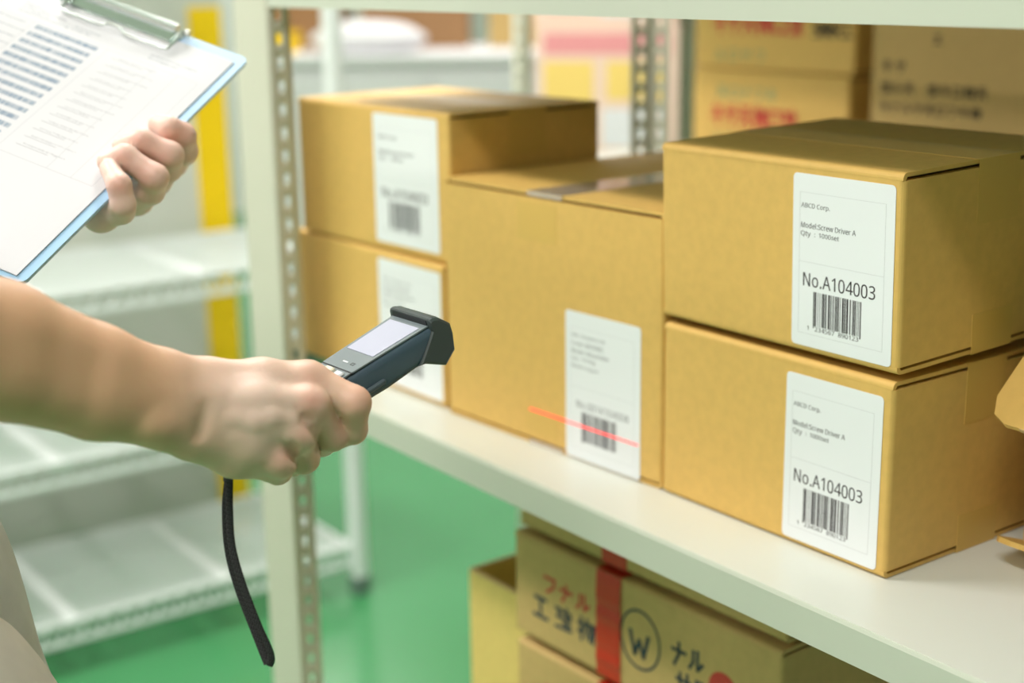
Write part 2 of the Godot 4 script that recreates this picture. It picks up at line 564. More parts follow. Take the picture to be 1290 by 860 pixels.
func materials() -> void:
	var fibre := noise_tex(0.03, 5, Color(.955, .955, .95), Color(1, 1, 1), 3)
	var board := mat("board", Color8(227, 186, 102), 0.6)
	grained(board, fibre, 9.0)
	grained(mat("board_slit_shade", Color8(96, 70, 34), 0.9), fibre, 30.0)  # board colour darkened for the shade between the flaps
	grained(mat("board_kraft", Color8(208, 176, 112), 0.7), fibre, 9.0)
	grained(mat("board_inside", Color8(196, 150, 80), 0.8), fibre, 9.0)
	grained(mat("board_cut", Color8(214, 180, 128), 0.9), fibre, 30.0)
	grained(mat("board_light", Color8(230, 204, 118), 0.6), fibre, 9.0)
	mat("tape", Color8(216, 178, 92), 0.45)
	var clear := mat("clear_tape", Color(0.93, 0.9, 0.86, 0.3), 0.12)
	clear.transparency = BaseMaterial3D.TRANSPARENCY_ALPHA
	mat("red_tape", Color8(205, 44, 24), 0.32)
	mat("label", Color8(238, 242, 244), 0.45)
	mat("ink", Color8(42, 32, 38), 0.6)
	mat("ink_grey", Color8(72, 70, 74), 0.6)
	mat("ink_light", Color8(150, 152, 156), 0.6)
	mat("ink_faint", Color8(205, 208, 210), 0.6)
	mat("ink_blue", Color8(52, 66, 76), 0.7)
	mat("ink_red", Color8(206, 70, 60), 0.7)
	mat("ink_pink", Color8(234, 156, 158), 0.7)
	mat("ink_green", Color8(150, 165, 120), 0.7)
	mat("ink_black", Color8(50, 44, 34), 0.7)
	mat("steel_paint", Color8(222, 226, 216), 0.36)
	mat("lip_paint_shaded", Color8(202, 208, 192), 0.42)  # the deck's paint, darkened: the lip's weaker light is in the colour
	mat("post_paint", Color8(208, 208, 190), 0.45)
	mat("wire_white", Color8(236, 242, 240), 0.4)
	mat("foot_grey", Color8(96, 120, 108), 0.6)
	mat("panel_grey", Color8(214, 218, 208), 0.7)
	mat("wall", Color8(226, 228, 222), 0.85)
	mat("ceiling", Color8(240, 240, 238), 0.9)
	var fl := mat("floor", Color8(74, 150, 96), 0.2)
	grained(fl, noise_tex(0.012, 4, Color(.93, .95, .93), Color(1, 1, 1), 5), 0.4)
	mat("yellow", Color8(255, 216, 0), 0.5)
	mat("white_sheet", Color8(232, 233, 236), 0.6)
	mat("pink_board", Color8(244, 214, 196), 0.7)
	mat("yellow_print", Color8(246, 214, 120), 0.7)
	mat("brown_board", Color8(166, 126, 86), 0.8)
	mat("black_plastic", Color8(34, 38, 40), 0.45)
	mat("slate_plastic", Color8(74, 92, 106), 0.24)
	mat("bezel", Color8(118, 130, 134), 0.25)
	mat("rubber", Color8(66, 76, 76), 0.42)
	mat("bezel_dark", Color8(78, 92, 100), 0.35)
	mat("key", Color8(222, 228, 230), 0.4)
	mat("key_cream", Color8(240, 232, 208), 0.4)
	var sc := mat("display", Color8(176, 180, 200), 0.2)
	sc.emission_enabled = true
	sc.emission = Color8(206, 210, 232)
	sc.emission_energy_multiplier = 0.03
	var ls := mat("laser", Color8(255, 90, 80), 0.5)  # emissive red that stands in for laser light landing on the box
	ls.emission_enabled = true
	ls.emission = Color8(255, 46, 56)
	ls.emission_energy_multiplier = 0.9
	var w := Image.create(32, 32, false, Image.FORMAT_RGB8)
	for y in 32:
		for x in 32:
			var a := sin((x + y) * TAU / 16.0) * 0.5 + 0.5
			var b := sin((x - y) * TAU / 16.0) * 0.5 + 0.5
			var v := 0.12 + 0.5 * maxf(a * a * (1.0 if (x / 8 + y / 8) % 2 else 0.3), b * b * (0.3 if (x / 8 + y / 8) % 2 else 1.0))
			w.set_pixel(x, y, Color(v, v, v))
	var strap := mat("strap", Color8(120, 120, 122), 0.75)
	grained(strap, ImageTexture.create_from_image(w), 260.0, 0.05)
	mat("chrome", Color8(206, 214, 210), 0.2, 1.0)
	mat("clip_board", Color8(166, 206, 236), 0.35)
	mat("clip_edge", Color8(110, 160, 190), 0.35)
	var skin := mat("skin", Color.WHITE, 0.46)
	skin.vertex_color_use_as_albedo = true
	skin.subsurf_scatter_enabled = true
	skin.subsurf_scatter_strength = 0.12
	var pore := noise_tex(0.06, 3, Color(.3, .3, .3), Color(.7, .7, .7), 8)
	skin.heightmap_enabled = true
	skin.heightmap_texture = pore
	skin.heightmap_scale = 0.03
	skin.uv1_triplanar = true
	skin.uv1_scale = Vector3.ONE * 14.0
	var cloth := noise_tex(0.02, 4, Color(.9, .9, .9), Color(1, 1, 1), 12)
	grained(mat("shirt", Color8(222, 224, 224), 0.9), cloth, 4.0)
	grained(mat("apron", Color8(150, 150, 136), 0.9), cloth, 4.0)
	grained(mat("trousers", Color8(226, 220, 208), 0.9), cloth, 4.0)
	mat("hair", Color8(34, 28, 26), 0.5)
	mat("shoe", Color8(235, 235, 235), 0.5)
	var lamp := mat("lamp_glow", Color8(255, 255, 255), 0.5)
	lamp.emission_enabled = true
	lamp.emission = Color8(250, 255, 248)
	lamp.emission_energy_multiplier = 2.0

# ---------------------------------------------------------------- fittings and racks
func ceiling_lamp(x: float, z: float, energy: float, label: String) -> void:
	var t := thing("ceiling_light", label, "ceiling light", Vector3(x, 2.98, z), 0.0, "ceiling lights of the hall")
	var st := mb()
	ab(st, -.64, .64, 0.0, .06, -.17, .17, .01)
	obj("housing", st, M.steel_paint, t)
	var g := mb()
	ab(g, -.6, .6, -.012, -.001, -.14, .14)
	obj("light_panel", g, M.lamp_glow, t)
	var l := AreaLight3D.new()
	l.name = "area_lamp"
	l.area_size = Vector2(1.2, .28)
	l.light_energy = energy
	l.light_color = Color(1.0, 0.962, 0.958)
	l.shadow_enabled = true
	l.area_range = 12.0
	l.position = Vector3(0, -.03, 0)
	l.rotation.x = -PI / 2
	t.add_child(l, true)

func holed(st: SurfaceTool, w: float, h: float, thick: float, pitch: float, hole: Vector2, at: int) -> void:   # a sheet in x, y with a row of slots up its middle
	ab(st, -w / 2, -hole.x / 2, 0, h, -thick / 2, thick / 2)
	ab(st, hole.x / 2, w / 2, 0, h, -thick / 2, thick / 2)
	var y := 0.0
	while y < h - pitch:
		ab(st, -hole.x / 2, hole.x / 2, y, y + pitch - hole.y, -thick / 2, thick / 2)
		y += pitch
	ab(st, -hole.x / 2, hole.x / 2, y, h, -thick / 2, thick / 2)

func turned(st: SurfaceTool, xf: Transform3D, into: SurfaceTool) -> void:
	into.append_from(st.commit(), 0, xf)

func channel_post(t: Node3D, x: float, z: float, h: float, face_w: float, side_w: float, sx: float, sz: float) -> void:
	# a bent steel upright: the plain face looks along sz, the slotted sides go back from its two edges
	var st := mb()
	ab(st, x - face_w / 2, x + face_w / 2, 0, h, z - .0009, z + .0009)
	for sd in [-1.0, 1.0]:
		var s := mb()
		holed(s, side_w, h, .0016, .025, Vector2(.0075, .011), 0)
		s.generate_normals()
		turned(s, Transform3D(Basis(Vector3.UP, PI / 2), Vector3(x + sd * face_w / 2, 0, z - sz * side_w / 2)), st)
	obj("post", st, M.post_paint, t)

func shelf_board(t: Node3D, x0: float, x1: float, y: float, z0: float, z1: float, lip := .03) -> void:
	var st := mb()
	ab(st, x0, x1, y - .003, y, z0, z1 - .002)
	for k in 3:
		var z := lerpf(z0, z1, .25 + .25 * k)
		ab(st, x0 + .02, x1 - .02, y - .018, y - .003, z - .015, z + .015)
	var b := obj("shelf_board", st, M.steel_paint, t)
	for e in [[z1, 1.0], [z0, -1.0]]:
		var l := mb()
		var pr := PackedVector2Array([Vector2(-.0035, 0), Vector2(-.0012, -.0006), Vector2(0, -.0032), Vector2(0, -lip), Vector2(-.012, -lip), Vector2(-.012, -lip + .0015), Vector2(-.0016, -lip + .0015), Vector2(-.0016, -.003), Vector2(-.0035, -.002)])
		var bx := Basis(Vector3(0, 0, e[1]), Vector3.UP, Vector3(1, 0, 0))
		prism(l, pr, x0, x1, Transform3D(bx, Vector3(0, y, e[0])))
		obj("shelf_lip", l, M.lip_paint_shaded, b)
	for e in [x0, x1]:
		var l := mb()
		ab(l, e - .0008, e + .0008, y - lip, y - .0005, z0 + .004, z1 - .004)
		obj("end_lip", l, M.steel_paint, b)

func room() -> void:
	var st := mb()
	ab(st, -7.0, 7.6, -.1, 0, -5.6, 4.6)
	struct("floor", st, M.floor)
	st = mb()
	ab(st, -7.0, 7.6, 3.1, 3.2, -5.6, 4.6)
	struct("ceiling", st, M.ceiling)
	st = mb()
	ab(st, -7.1, -7.0, 0, 3.1, -5.6, 4.6)
	struct("wall_left", st, M.wall)
	st = mb()
	ab(st, 7.6, 7.7, 0, 3.1, -5.6, 4.6)
	struct("wall_right", st, M.wall)
	st = mb()
	ab(st, -7.0, 7.6, 0, 3.1, -5.7, -5.6)
	struct("wall_back", st, M.wall)
	st = mb()
	ab(st, -7.0, 7.6, 0, 3.1, 4.6, 4.7)
	struct("wall_front", st, M.wall)
	st = mb()
	ab(st, -2.62, -2.5, 0, 3.1, -.745, 4.6)
	struct("wall_partition", st, M.panel_grey)
	# the yellow guard on the partition's edge
	var t := thing("corner_guard", "tall bright yellow guard strip on the edge of the grey partition behind the wire rack", "corner guard", Vector3(-2.5, 0, -.72))
	st = mb()
	prism(st, PackedVector2Array([Vector2(-.124, -.026), Vector2(.005, -.026), Vector2(.005, .052), Vector2(0.0005, .052), Vector2(0.0005, -.0255), Vector2(-.124, -.0255)]), 0.0, 1.262, Transform3D(Basis(Vector3.RIGHT, Vector3(0, 0, 1), Vector3(0, 1, 0)), Vector3.ZERO))
	obj("strip", st, M.yellow, t)

func lamps() -> void:
	var n := 0
	for p in LAMPS:
		ceiling_lamp(p[0], p[1], p[2], p[3])

func main_rack() -> void:
	var t := thing("storage_rack", "cream painted steel shelving rack with slotted uprights holding the labelled cardboard boxes", "shelving rack", Vector3.ZERO)
	channel_post(t, -.830, .001, 2.1, .076, .027, 1, 1)
	channel_post(t, .95, .001, 2.1, .076, .027, 1, 1)
	for x in [-.868, .985]:   # the angle uprights at the back
		var st := mb()
		var sd := signf(x)
		var s := mb()
		holed(s, .036, 2.1, .0016, .025, Vector2(.011, .014), 0)
		s.generate_normals()
		turned(s, Transform3D(Basis(Vector3.UP, PI / 2), Vector3(x, 0, -.592)), st)
		turned(s, Transform3D(Basis.IDENTITY, Vector3(x - sd * .018, 0, -.61)), st)
		obj("post", st, M.post_paint, t)
	for y in [.38, .90, 1.333, 1.75]:
		shelf_board(t, -.79, .91, y, -.6, 0.0, .03)

func wire_rack() -> void:
	var t := thing("wire_rack", "white wire shelving rack standing along the grey partition at the left", "wire rack", Vector3.ZERO)
	for p in [[-2.0, -.765], [-2.42, -.765], [-2.0, 1.0], [-2.42, 1.0]]:
		var st := mb()
		var top := Vector3(p[0], 1.95, p[1])
		if p[0] > -2.1 and p[1] < 0:
			top += Vector3(-.01, 0, .012)
		bar(st, Vector3(p[0], .03, p[1]), top, .034, .034, .006)
		var po := obj("post", st, M.wire_white, t)
		var f := mb()
		tube(f, [Vector3(p[0], 0, p[1]), Vector3(p[0], .008, p[1]), Vector3(p[0], .012, p[1]), Vector3(p[0], .04, p[1])], .022, 12)
		obj("foot", f, M.foot_grey, po)
	for y in [.109, .433, .757, 1.42]:
		var d := mb()
		for i in 26:   # the deck's wires run along the rack
			var x := -2.41 + i * .016
			box(d, Vector3(x, y, .1175), Vector3(.0042, .0042, 1.75))
		var sh := obj("wire_shelf", d, M.wire_white, t)
		for x in [-2.0, -2.42]:
			var r := mb()
			box(r, Vector3(x, y + .004, .1175), Vector3(.009, .009, 1.75))
			box(r, Vector3(x, y - .036, .1175), Vector3(.009, .009, 1.75))
			for i in 44:
				var z := -.75 + i * .04
				bar(r, Vector3(x, y, z), Vector3(x, y - .036, z + .02), .005, .005)
				bar(r, Vector3(x, y - .036, z + .02), Vector3(x, y, z + .04), .005, .005)
			obj("edge_rail", r, M.wire_white, sh)
		for z in [-.755, -.46, -.13, .2, .53, .86, .99]:
			var r := mb()
			box(r, Vector3(-2.21, y - .006, z), Vector3(.42, .012, .026 if absf(z) < .9 and z > -.7 else .01))
			obj("cross_bar", r, M.wire_white, sh)

func sheet_print() -> ImageTexture:   # the picking list: bar code rows, lines and rows too small to read
	var im := Image.create(900, 1270, false, Image.FORMAT_RGB8)
	im.fill(Color8(208, 210, 212))
	var r := RandomNumberGenerator.new()
	r.seed = 41
	var grey := Color8(160, 166, 172)
	var row := func(x: int, y: int, n: int, h: int, c: Color):
		var at := x
		for i in n:
			var wd := r.randi_range(2, 7)
			im.fill_rect(Rect2i(at, y + r.randi_range(0, 2), wd, h - r.randi_range(0, 3)), c)
			at += wd + r.randi_range(1, 4)
	for i in 4:
		row.call(110, 90 + i * 17, [12, 26, 18, 30][i], 8, grey)
	row.call(330, 120, 16, 8, grey)
	row.call(330, 137, 12, 8, grey)
	row.call(640, 118, 24, 9, grey)
	row.call(640, 138, 18, 9, grey)
	for i in 13:
		var y := 190 + i * 46
		var at := 220
		while at < 470:
			var wd := r.randi_range(2, 6)
			im.fill_rect(Rect2i(at, y - 2, wd, 23), Color8(104, 128, 150))
			at += wd + r.randi_range(1, 3)
		row.call(225, y + 26, 14, 6, Color8(190, 196, 202))
		row.call(60, y + 4, 20, 9, grey)
		row.call(560, y + 10, 22, 7, Color8(172, 174, 178))
		im.fill_rect(Rect2i(540, y + 24, 120, 2), Color8(146, 148, 152))
	for x in [40, 200, 500, 690, 780, 860]:
		im.fill_rect(Rect2i(x, 180, 2, 640), Color8(184, 187, 191))
	im.fill_rect(Rect2i(40, 820, 822, 2), Color8(176, 178, 182))
	im.fill_rect(Rect2i(40, 178, 822, 2), Color8(184, 187, 191))
	return ImageTexture.create_from_image(im)

# ---------------------------------------------------------------- the things held
func clipboard() -> void:
	var xf := Transform3D(CLIP_BASIS, CLIP_AT)
	var t := thing("clipboard", "pale blue clipboard with a chrome clip, held at an angle in the left hand", "clipboard")
	t.transform = xf
	var st := mb()
	var W := .228
	var L := .318
	prism(st, round_rect(W, L, .007, 5), -.0032, 0.0, Transform3D(Basis(Vector3.RIGHT, Vector3(0, 0, 1), Vector3(0, 1, 0)), Vector3.ZERO))
	obj("board", st, M.clip_board, t)
	# the clip: a rolled spine, a sprung plate and a wire lever over the paper
	var z := -L / 2
	st = mb()
	ab(st, -.046, .054, .0, .0016, z + .001, z + .02, .0005)
	obj("clip_base", st, M.chrome, t)
	st = mb()
	var pr := PackedVector2Array()
	for i in 9:
		pr.append(Vector2(z + .006, .0065) + Vector2.from_angle(PI * 1.15 - PI * 1.15 * i / 8.0) * .0052)
	pr.append(Vector2(z + .0195, .0042))
	pr.append(Vector2(z + .019, .0028))
	pr.append(Vector2(z + .0055, .0035))
	prism(st, pr, -.049, .057, Transform3D(Basis(Vector3(0, 0, 1), Vector3.UP, Vector3(-1, 0, 0)), Vector3.ZERO))
	obj("clip_spine", st, M.chrome, t)
	st = mb()
	var p := [Vector3(-.0475, .0085, z + .008), Vector3(-.0475, .006, z + .027), Vector3(-.043, .0055, z + .033), Vector3(-.010, .006, z + .0345), Vector3(-.002, .0075, z + .031), Vector3(.010, .0075, z + .031), Vector3(.018, .006, z + .0345), Vector3(.051, .0055, z + .033), Vector3(.0555, .006, z + .027), Vector3(.0555, .0085, z + .008)]
	tube(st, curve(p, .002), .0014, 8)
	obj("clip_lever", st, M.chrome, t)
	for x in [-.050, .058]:
		st = mb()
		tube(st, [Vector3(x - .002, .0065, z + .006), Vector3(x + .002, .0065, z + .006)], .0034, 10, 1.0, Vector3.UP)
		obj("clip_pin", st, M.chrome, t)
	# the sheets
	st = mb()
	var X0 := -.104
	var X1 := .1065
	var Z0 := -L / 2 + .0125
	var Z1 := L / 2 - .0045
	ab(st, X0, X1, .0002, .0012, Z0, Z1)
	var pa := thing("paper_sheet", "white printed picking list with rows of small barcodes clipped to the pale blue board", "paper")
	pa.transform = xf
	obj("sheet_stack", st, M.white_sheet, pa)
	var tp := SurfaceTool.new()
	tp.begin(Mesh.PRIMITIVE_TRIANGLES)
	var uv := [Vector2(0, 0), Vector2(1, 0), Vector2(1, 1), Vector2(0, 1)]
	var ps := [Vector3(X0, .00135, Z0), Vector3(X1, .00135, Z0), Vector3(X1, .00135, Z1), Vector3(X0, .00135, Z1)]
	for i in [0, 1, 2, 0, 2, 3]:
		tp.set_uv(uv[i])
		tp.add_vertex(ps[i])
	var pm := mat("printed_paper", Color.WHITE, 0.6)
	pm.albedo_texture = sheet_print()
	obj("printed_page", tp, pm, pa)

func rr(s: float, w: float, y0: float, y1: float, r: float) -> Array:   # a rounded ring across the scanner at s
	var out := []
	for p in round_rect(w, y1 - y0, minf(r, (y1 - y0) * .49), 4):
		out.append(Vector3(p.x, p.y + (y0 + y1) / 2, -s))
	return out

func scanner() -> void:
	var t := thing("handheld_scanner", "dark slate handheld barcode terminal with a small lit display, gripped in the right hand", "barcode scanner")
	t.transform = Transform3D(SCAN_BASIS, SCAN_AT)
	var st := mb()
	loft(st, [rr(-.092, .020, -.019, -.007, .005), rr(-.088, .028, -.021, -.004, .007), rr(-.05, .031, -.022, -.002, .008), rr(-.015, .036, -.0245, -.0005, .008), rr(0, .0415, -.0248, -.0002, .0065), rr(.02, .045, -.0245, -.0002, .006), rr(.045, .0478, -.0228, -.0002, .006), rr(.056, .0485, -.0236, -.0002, .006), rr(.066, .049, -.027, -.0004, .006)])
	obj("housing", st, M.slate_plastic, t)
	st = mb()
	var bz := PackedVector2Array([Vector2(-.0192, .0), Vector2(.0192, .0), Vector2(.0222, -.064), Vector2(-.0222, -.064)])
	prism(st, bz, -.0004, .0006, Transform3D(Basis(Vector3.RIGHT, Vector3(0, 0, 1), Vector3(0, 1, 0)), Vector3.ZERO))
	var face_ := obj("display_bezel", st, M.bezel, t)
	st = mb()
	prism(st, PackedVector2Array([Vector2(-.0168, -.0195), Vector2(.0168, -.0195), Vector2(.0184, -.0585), Vector2(-.0184, -.0585)]), .0005, .0009, Transform3D(Basis(Vector3.RIGHT, Vector3(0, 0, 1), Vector3(0, 1, 0)), Vector3.ZERO))
	obj("display_screen", st, M.display, face_)
	st = mb()
	ab(st, -.003, .003, .0006, .0008, -.0078, -.0066)
	obj("mark", st, M.key, face_)
	st = mb()
	for e in [[.0075, .0115, -.0085, -.0081], [.0075, .0115, -.0062, -.0058], [.0075, .0079, -.0085, -.0058], [.0111, .0115, -.0085, -.0058]]:
		ab(st, e[0], e[1], .0006, .0008, e[2], e[3])
	obj("mark", st, M.black_plastic, face_)
	st = mb()
	ab(st, -.0195, .0195, -.0003, .0003, .0, .0012)
	obj("seam_line", st, M.black_plastic, t)
	st = mb()
	ab(st, -.0185, .0185, -.0006, .0004, .0012, .052)
	obj("keypad", st, M.bezel, t)
	for r in 6:
		for c in 3:
			st = mb()
			var w := .0085 if r or c != 1 else .0095
			box(st, Vector3(-.0118 + .0118 * c, .0012 if c != 1 or r else .0018, .0062 + .0078 * r), Vector3(w, .0028 if c != 1 or r else .004, .0056), Basis.IDENTITY, .001)
			obj("key", st, M.key if c != 1 or r else M.key_cream, t)
	# the hooded head that looks down at the end
	st = mb()
	var hp := PackedVector2Array([Vector2(.0635, .0003), Vector2(.0642, .0048), Vector2(.0652, .0056), Vector2(.0675, .0056), Vector2(.0715, .0036), Vector2(.079, -.0055), Vector2(.0785, -.013), Vector2(.0752, -.025), Vector2(.0645, -.0315), Vector2(.057, -.0265), Vector2(.05, -.0218), Vector2(.045, -.0208), Vector2(.0635, -.003)])
	var rings := []
	for e in [[-.0262, .86], [-.0248, .96], [-.0225, 1.0], [.0225, 1.0], [.0248, .96], [.0262, .86]]:
		var ring := []
		for q in hp:
			var m: Vector2 = Vector2(.066, -.012) + (q - Vector2(.066, -.012)) * e[1]
			ring.append(Vector3(e[0], m.y, -m.x))
		rings.append(ring)
	var hd := mb()
	for k in rings.size() - 1:
		for i in hp.size():
			var j := (i + 1) % hp.size()
			var nn := (hp[j] - hp[i]).orthogonal()
			face(hd, [rings[k][i], rings[k][j], rings[k + 1][j], rings[k + 1][i]], Vector3(signf(rings[k][0].x + rings[k + 1][0].x) * .4, nn.y, -nn.x) if k != 2 else Vector3(0, nn.y, -nn.x))
	var tri := Geometry2D.triangulate_polygon(hp)
	for k in [0, rings.size() - 1]:
		for i in range(0, tri.size(), 3):
			face(hd, [rings[k][tri[i]], rings[k][tri[i + 1]], rings[k][tri[i + 2]]], Vector3(-1 if k == 0 else 1, 0, 0))
	var head := obj("scan_head", hd, M.rubber, t)
	st = mb()
	box(st, Vector3(0, .0021, -.0637), Vector3(.0425, .0038, .0008), Basis(Vector3.RIGHT, -.15))
	obj("hood_recess", st, M.black_plastic, head)
	st = mb()
	box(st, Vector3(0, -.0195, -.0772), Vector3(.036, .008, .001), Basis(Vector3.RIGHT, .27))
	obj("scan_window", st, M.black_plastic, t)
	st = mb()
	box(st, Vector3(.0222, -.0165, -.0105), Vector3(.0032, .0042, .0175), Basis.IDENTITY, .0012)
	obj("side_button", st, M.bezel_dark, t)
	# the wrist strap: a knot and two woven strands that meet at the bottom
	var inv := t.transform.affine_inverse()
	var side: Vector3 = inv.basis * Vector3(.59, -.014, -.807)
	for pts in [[Vector3(-0.1698, 1.0276, 0.3607), Vector3(-0.1672, 1.0100, 0.3648), Vector3(-0.1632, 0.9848, 0.3668), Vector3(-0.1558, 0.9608, 0.3653), Vector3(-0.1447, 0.9346, 0.3613), Vector3(-0.1333, 0.9133, 0.3584)], [Vector3(-0.1666, 1.0286, 0.3611), Vector3(-0.1631, 1.0111, 0.3640), Vector3(-0.1578, 0.9886, 0.3664), Vector3(-0.1490, 0.9670, 0.3655), Vector3(-0.1393, 0.9416, 0.3614), Vector3(-0.1316, 0.9201, 0.3566), Vector3(-0.1325, 0.9123, 0.3577)]]:
		st = mb()
		var loc := []
		for q in curve(pts, .004):
			loc.append(inv * q)
		tube(st, loc, .0024, 10, .36, side)
		obj("wrist_strap", st, M.strap, t, "black woven wrist strap")
	st = mb()
	tube(st, [inv * Vector3(-0.1694, 1.0351, 0.3604), inv * Vector3(-0.1684, 1.0303, 0.3612), inv * Vector3(-0.1678, 1.0273, 0.3617)], .0031, 10, .7, side)
	obj("strap_knot", st, M.black_plastic, t)

# ---------------------------------------------------------------- the worker
func person() -> void:
	var t := thing("person", "worker in pale work clothes with bare forearms, holding a scanner and a clipboard", "person", Vector3(-.4, 0, .6))
	var skin := Color(.82, .52, .37)
	var pink := Color(.85, .43, .34)
	var tan_ := Color(.78, .45, .25)
	var pale := Color(.88, .66, .55)
	var V := PackedVector3Array()
	var N := PackedVector3Array()
	var C := PackedColorArray()
	var I := PackedInt32Array()
	# right forearm and hand
	var f := Flesh.new()
	f.new_chain(.007, .01)
	f.path([Vector3(-0.1387, 1.1894, 0.5973), .035, Vector3(-0.1578, 1.1455, 0.4969), .0305, Vector3(-0.1600, 1.1183, 0.4431), .0240, Vector3(-0.1623, 1.1028, 0.4021), .0172, Vector3(-0.1635, 1.0974, 0.3850), .0150])
	f.path([Vector3(-0.1371, 1.1817, 0.5985), .035, Vector3(-0.1524, 1.1289, 0.5002), .0275, Vector3(-0.1545, 1.1009, 0.4467), .0228, Vector3(-0.1524, 1.0823, 0.4079), .0178, Vector3(-0.1536, 1.0717, 0.3913), .0165])
	f.bone(Vector3(-0.1562, 1.1094, 0.4453), Vector3(-0.1555, 1.0838, 0.3833), .0240, .0175)
	f.bone(Vector3(-0.1405, 1.0840, 0.4198), Vector3(-0.1408, 1.0828, 0.4163), .0085, .0085)          # the wrist bone
	f.path([Vector3(-0.1648, 1.0962, 0.3855), .0150, Vector3(-0.1656, 1.0945, 0.3716), .0138, Vector3(-0.1621, 1.0911, 0.3367), .0122, Vector3(-0.1586, 1.0869, 0.3055), .0108])
	f.path([Vector3(-0.1572, 1.0877, 0.3875), .0155, Vector3(-0.1481, 1.0812, 0.3498), .0135, Vector3(-0.1433, 1.0749, 0.3133), .0108])
	f.path([Vector3(-0.1544, 1.0787, 0.3894), .0155, Vector3(-0.1443, 1.0685, 0.3536), .0135, Vector3(-0.1390, 1.0586, 0.3233), .0105])
	f.path([Vector3(-0.1531, 1.0699, 0.3896), .0155, Vector3(-0.1461, 1.0565, 0.3578), .0135, Vector3(-0.1415, 1.0434, 0.3368), .0100])
	f.path([Vector3(-0.1592, 1.0657, 0.3840), .0162, Vector3(-0.1565, 1.0502, 0.3607), .0152, Vector3(-0.1561, 1.0397, 0.3401), .0122])   # heel of the hand
	f.bone(Vector3(-0.1731, 1.0930, 0.3720), Vector3(-0.1846, 1.0837, 0.3286), .0135, .0120)           # thumb root
	f.bone(Vector3(-0.1633, 1.0798, 0.3801), Vector3(-0.1621, 1.0649, 0.3146), .018, .012)             # palm
	f.bone(Vector3(-0.1394, 1.0772, 0.3176), Vector3(-0.1388, 1.0757, 0.3146), .0085, .0080)          # knuckles
	f.bone(Vector3(-0.1345, 1.0605, 0.3273), Vector3(-0.1344, 1.0590, 0.3246), .0082, .0078)
	f.bone(Vector3(-0.1373, 1.0452, 0.3400), Vector3(-0.1377, 1.0436, 0.3377), .0076, .0072)
	f.bone(Vector3(-0.1539, 1.0886, 0.3097), Vector3(-0.1535, 1.0872, 0.3071), .0085, .008)
	for e in [[Vector3(-0.1413, 1.0864, 0.3635), Vector3(-0.1381, 1.0788, 0.3221)], [Vector3(-0.1381, 1.0775, 0.3657), Vector3(-0.1346, 1.0636, 0.3326)], [Vector3(-0.1527, 1.0939, 0.3575), Vector3(-0.1534, 1.0898, 0.3155)], [Vector3(-0.1384, 1.0663, 0.3684), Vector3(-0.1401, 1.0487, 0.3449)]]:
		f.bone(e[0], e[1], .0026, .0032)                                # tendons
	f.path([Vector3(-0.1378, 1.0786, 0.3710), .0022, Vector3(-0.1347, 1.0743, 0.3580), .0026, Vector3(-0.1333, 1.0755, 0.3468), .0026, Vector3(-0.1321, 1.0721, 0.3334), .0022])
	f.cuts = [[Vector3(-0.1335, 1.0887, 0.3868), Vector3(-0.1341, 1.0730, 0.3933), .0012, .008],
		[Vector3(-0.1288, 1.0695, 0.3238), Vector3(-0.1304, 1.0595, 0.3172), .0024, .006], [Vector3(-0.1304, 1.0595, 0.3172), Vector3(-0.1405, 1.0457, 0.3090), .003, .005],
		[Vector3(-0.1290, 1.0532, 0.3356), Vector3(-0.1397, 1.0384, 0.3286), .0026, .006]]
	for c in [
		[Vector3(-0.1586, 1.0869, 0.3055), .0110, Vector3(-0.1377, 1.0719, 0.2849), .0106, Vector3(-0.1484, 1.0503, 0.2809), .0093, Vector3(-0.1773, 1.0361, 0.2795), .0082],
		[Vector3(-0.1433, 1.0749, 0.3133), .0106, Vector3(-0.1494, 1.0492, 0.2951), .0100, Vector3(-0.1714, 1.0379, 0.2917), .0090, Vector3(-0.1918, 1.0357, 0.2926), .008],
		[Vector3(-0.1390, 1.0586, 0.3233), .0103, Vector3(-0.1566, 1.0353, 0.3128), .0096, Vector3(-0.1792, 1.0258, 0.3095), .0086, Vector3(-0.1984, 1.0262, 0.3094), .0078],
		[Vector3(-0.1415, 1.0434, 0.3368), .0098, Vector3(-0.1600, 1.0301, 0.3303), .0090, Vector3(-0.1802, 1.0249, 0.3271), .0080, Vector3(-0.1974, 1.0259, 0.3276), .0072],
		[Vector3(-0.1846, 1.0837, 0.3286), .0120, Vector3(-0.1934, 1.0731, 0.2927), .0098, Vector3(-0.2047, 1.0660, 0.2674), .0085]]:
		f.new_chain(.004, .006)
		f.path(c)
	f.tones = [[Vector3(-0.1382, 1.1410, 0.5035), .24, tan_, .8], [Vector3(-0.1571, 1.1064, 0.4215), .08, tan_, .3], [Vector3(-0.1372, 1.0878, 0.3494), .075, pale, .95], [Vector3(-0.1324, 1.0790, 0.3185), .016, pink, .75], [Vector3(-0.1267, 1.0617, 0.3286), .013, pink, .5], [Vector3(-0.1305, 1.0465, 0.3423), .015, pink, .6], [Vector3(-0.1458, 1.0911, 0.3105), .016, pink, .35], [Vector3(-0.1325, 1.0726, 0.2845), .018, pink, .5], [Vector3(-0.1366, 1.0528, 0.2970), .016, pink, .45], [Vector3(-0.1420, 1.0386, 0.3177), .012, pink, .4]]
	f.mesh_into(Vector3(-0.2347, 0.9949, 0.2374), Vector3(-0.0988, 1.2400, 0.6000), .0022, skin, V, N, C, I)
	# left forearm and hand, the fingers closed over the clipboard's edge
	var g := Flesh.new()
	g.new_chain(.016, .01)
	g.path([Vector3(-0.4747, 1.1919, 0.2546), .0125, Vector3(-0.5270, 1.1991, 0.2974), .017, Vector3(-0.5421, 1.1944, 0.3356), .019, Vector3(-.60, 1.19, .55), .036])
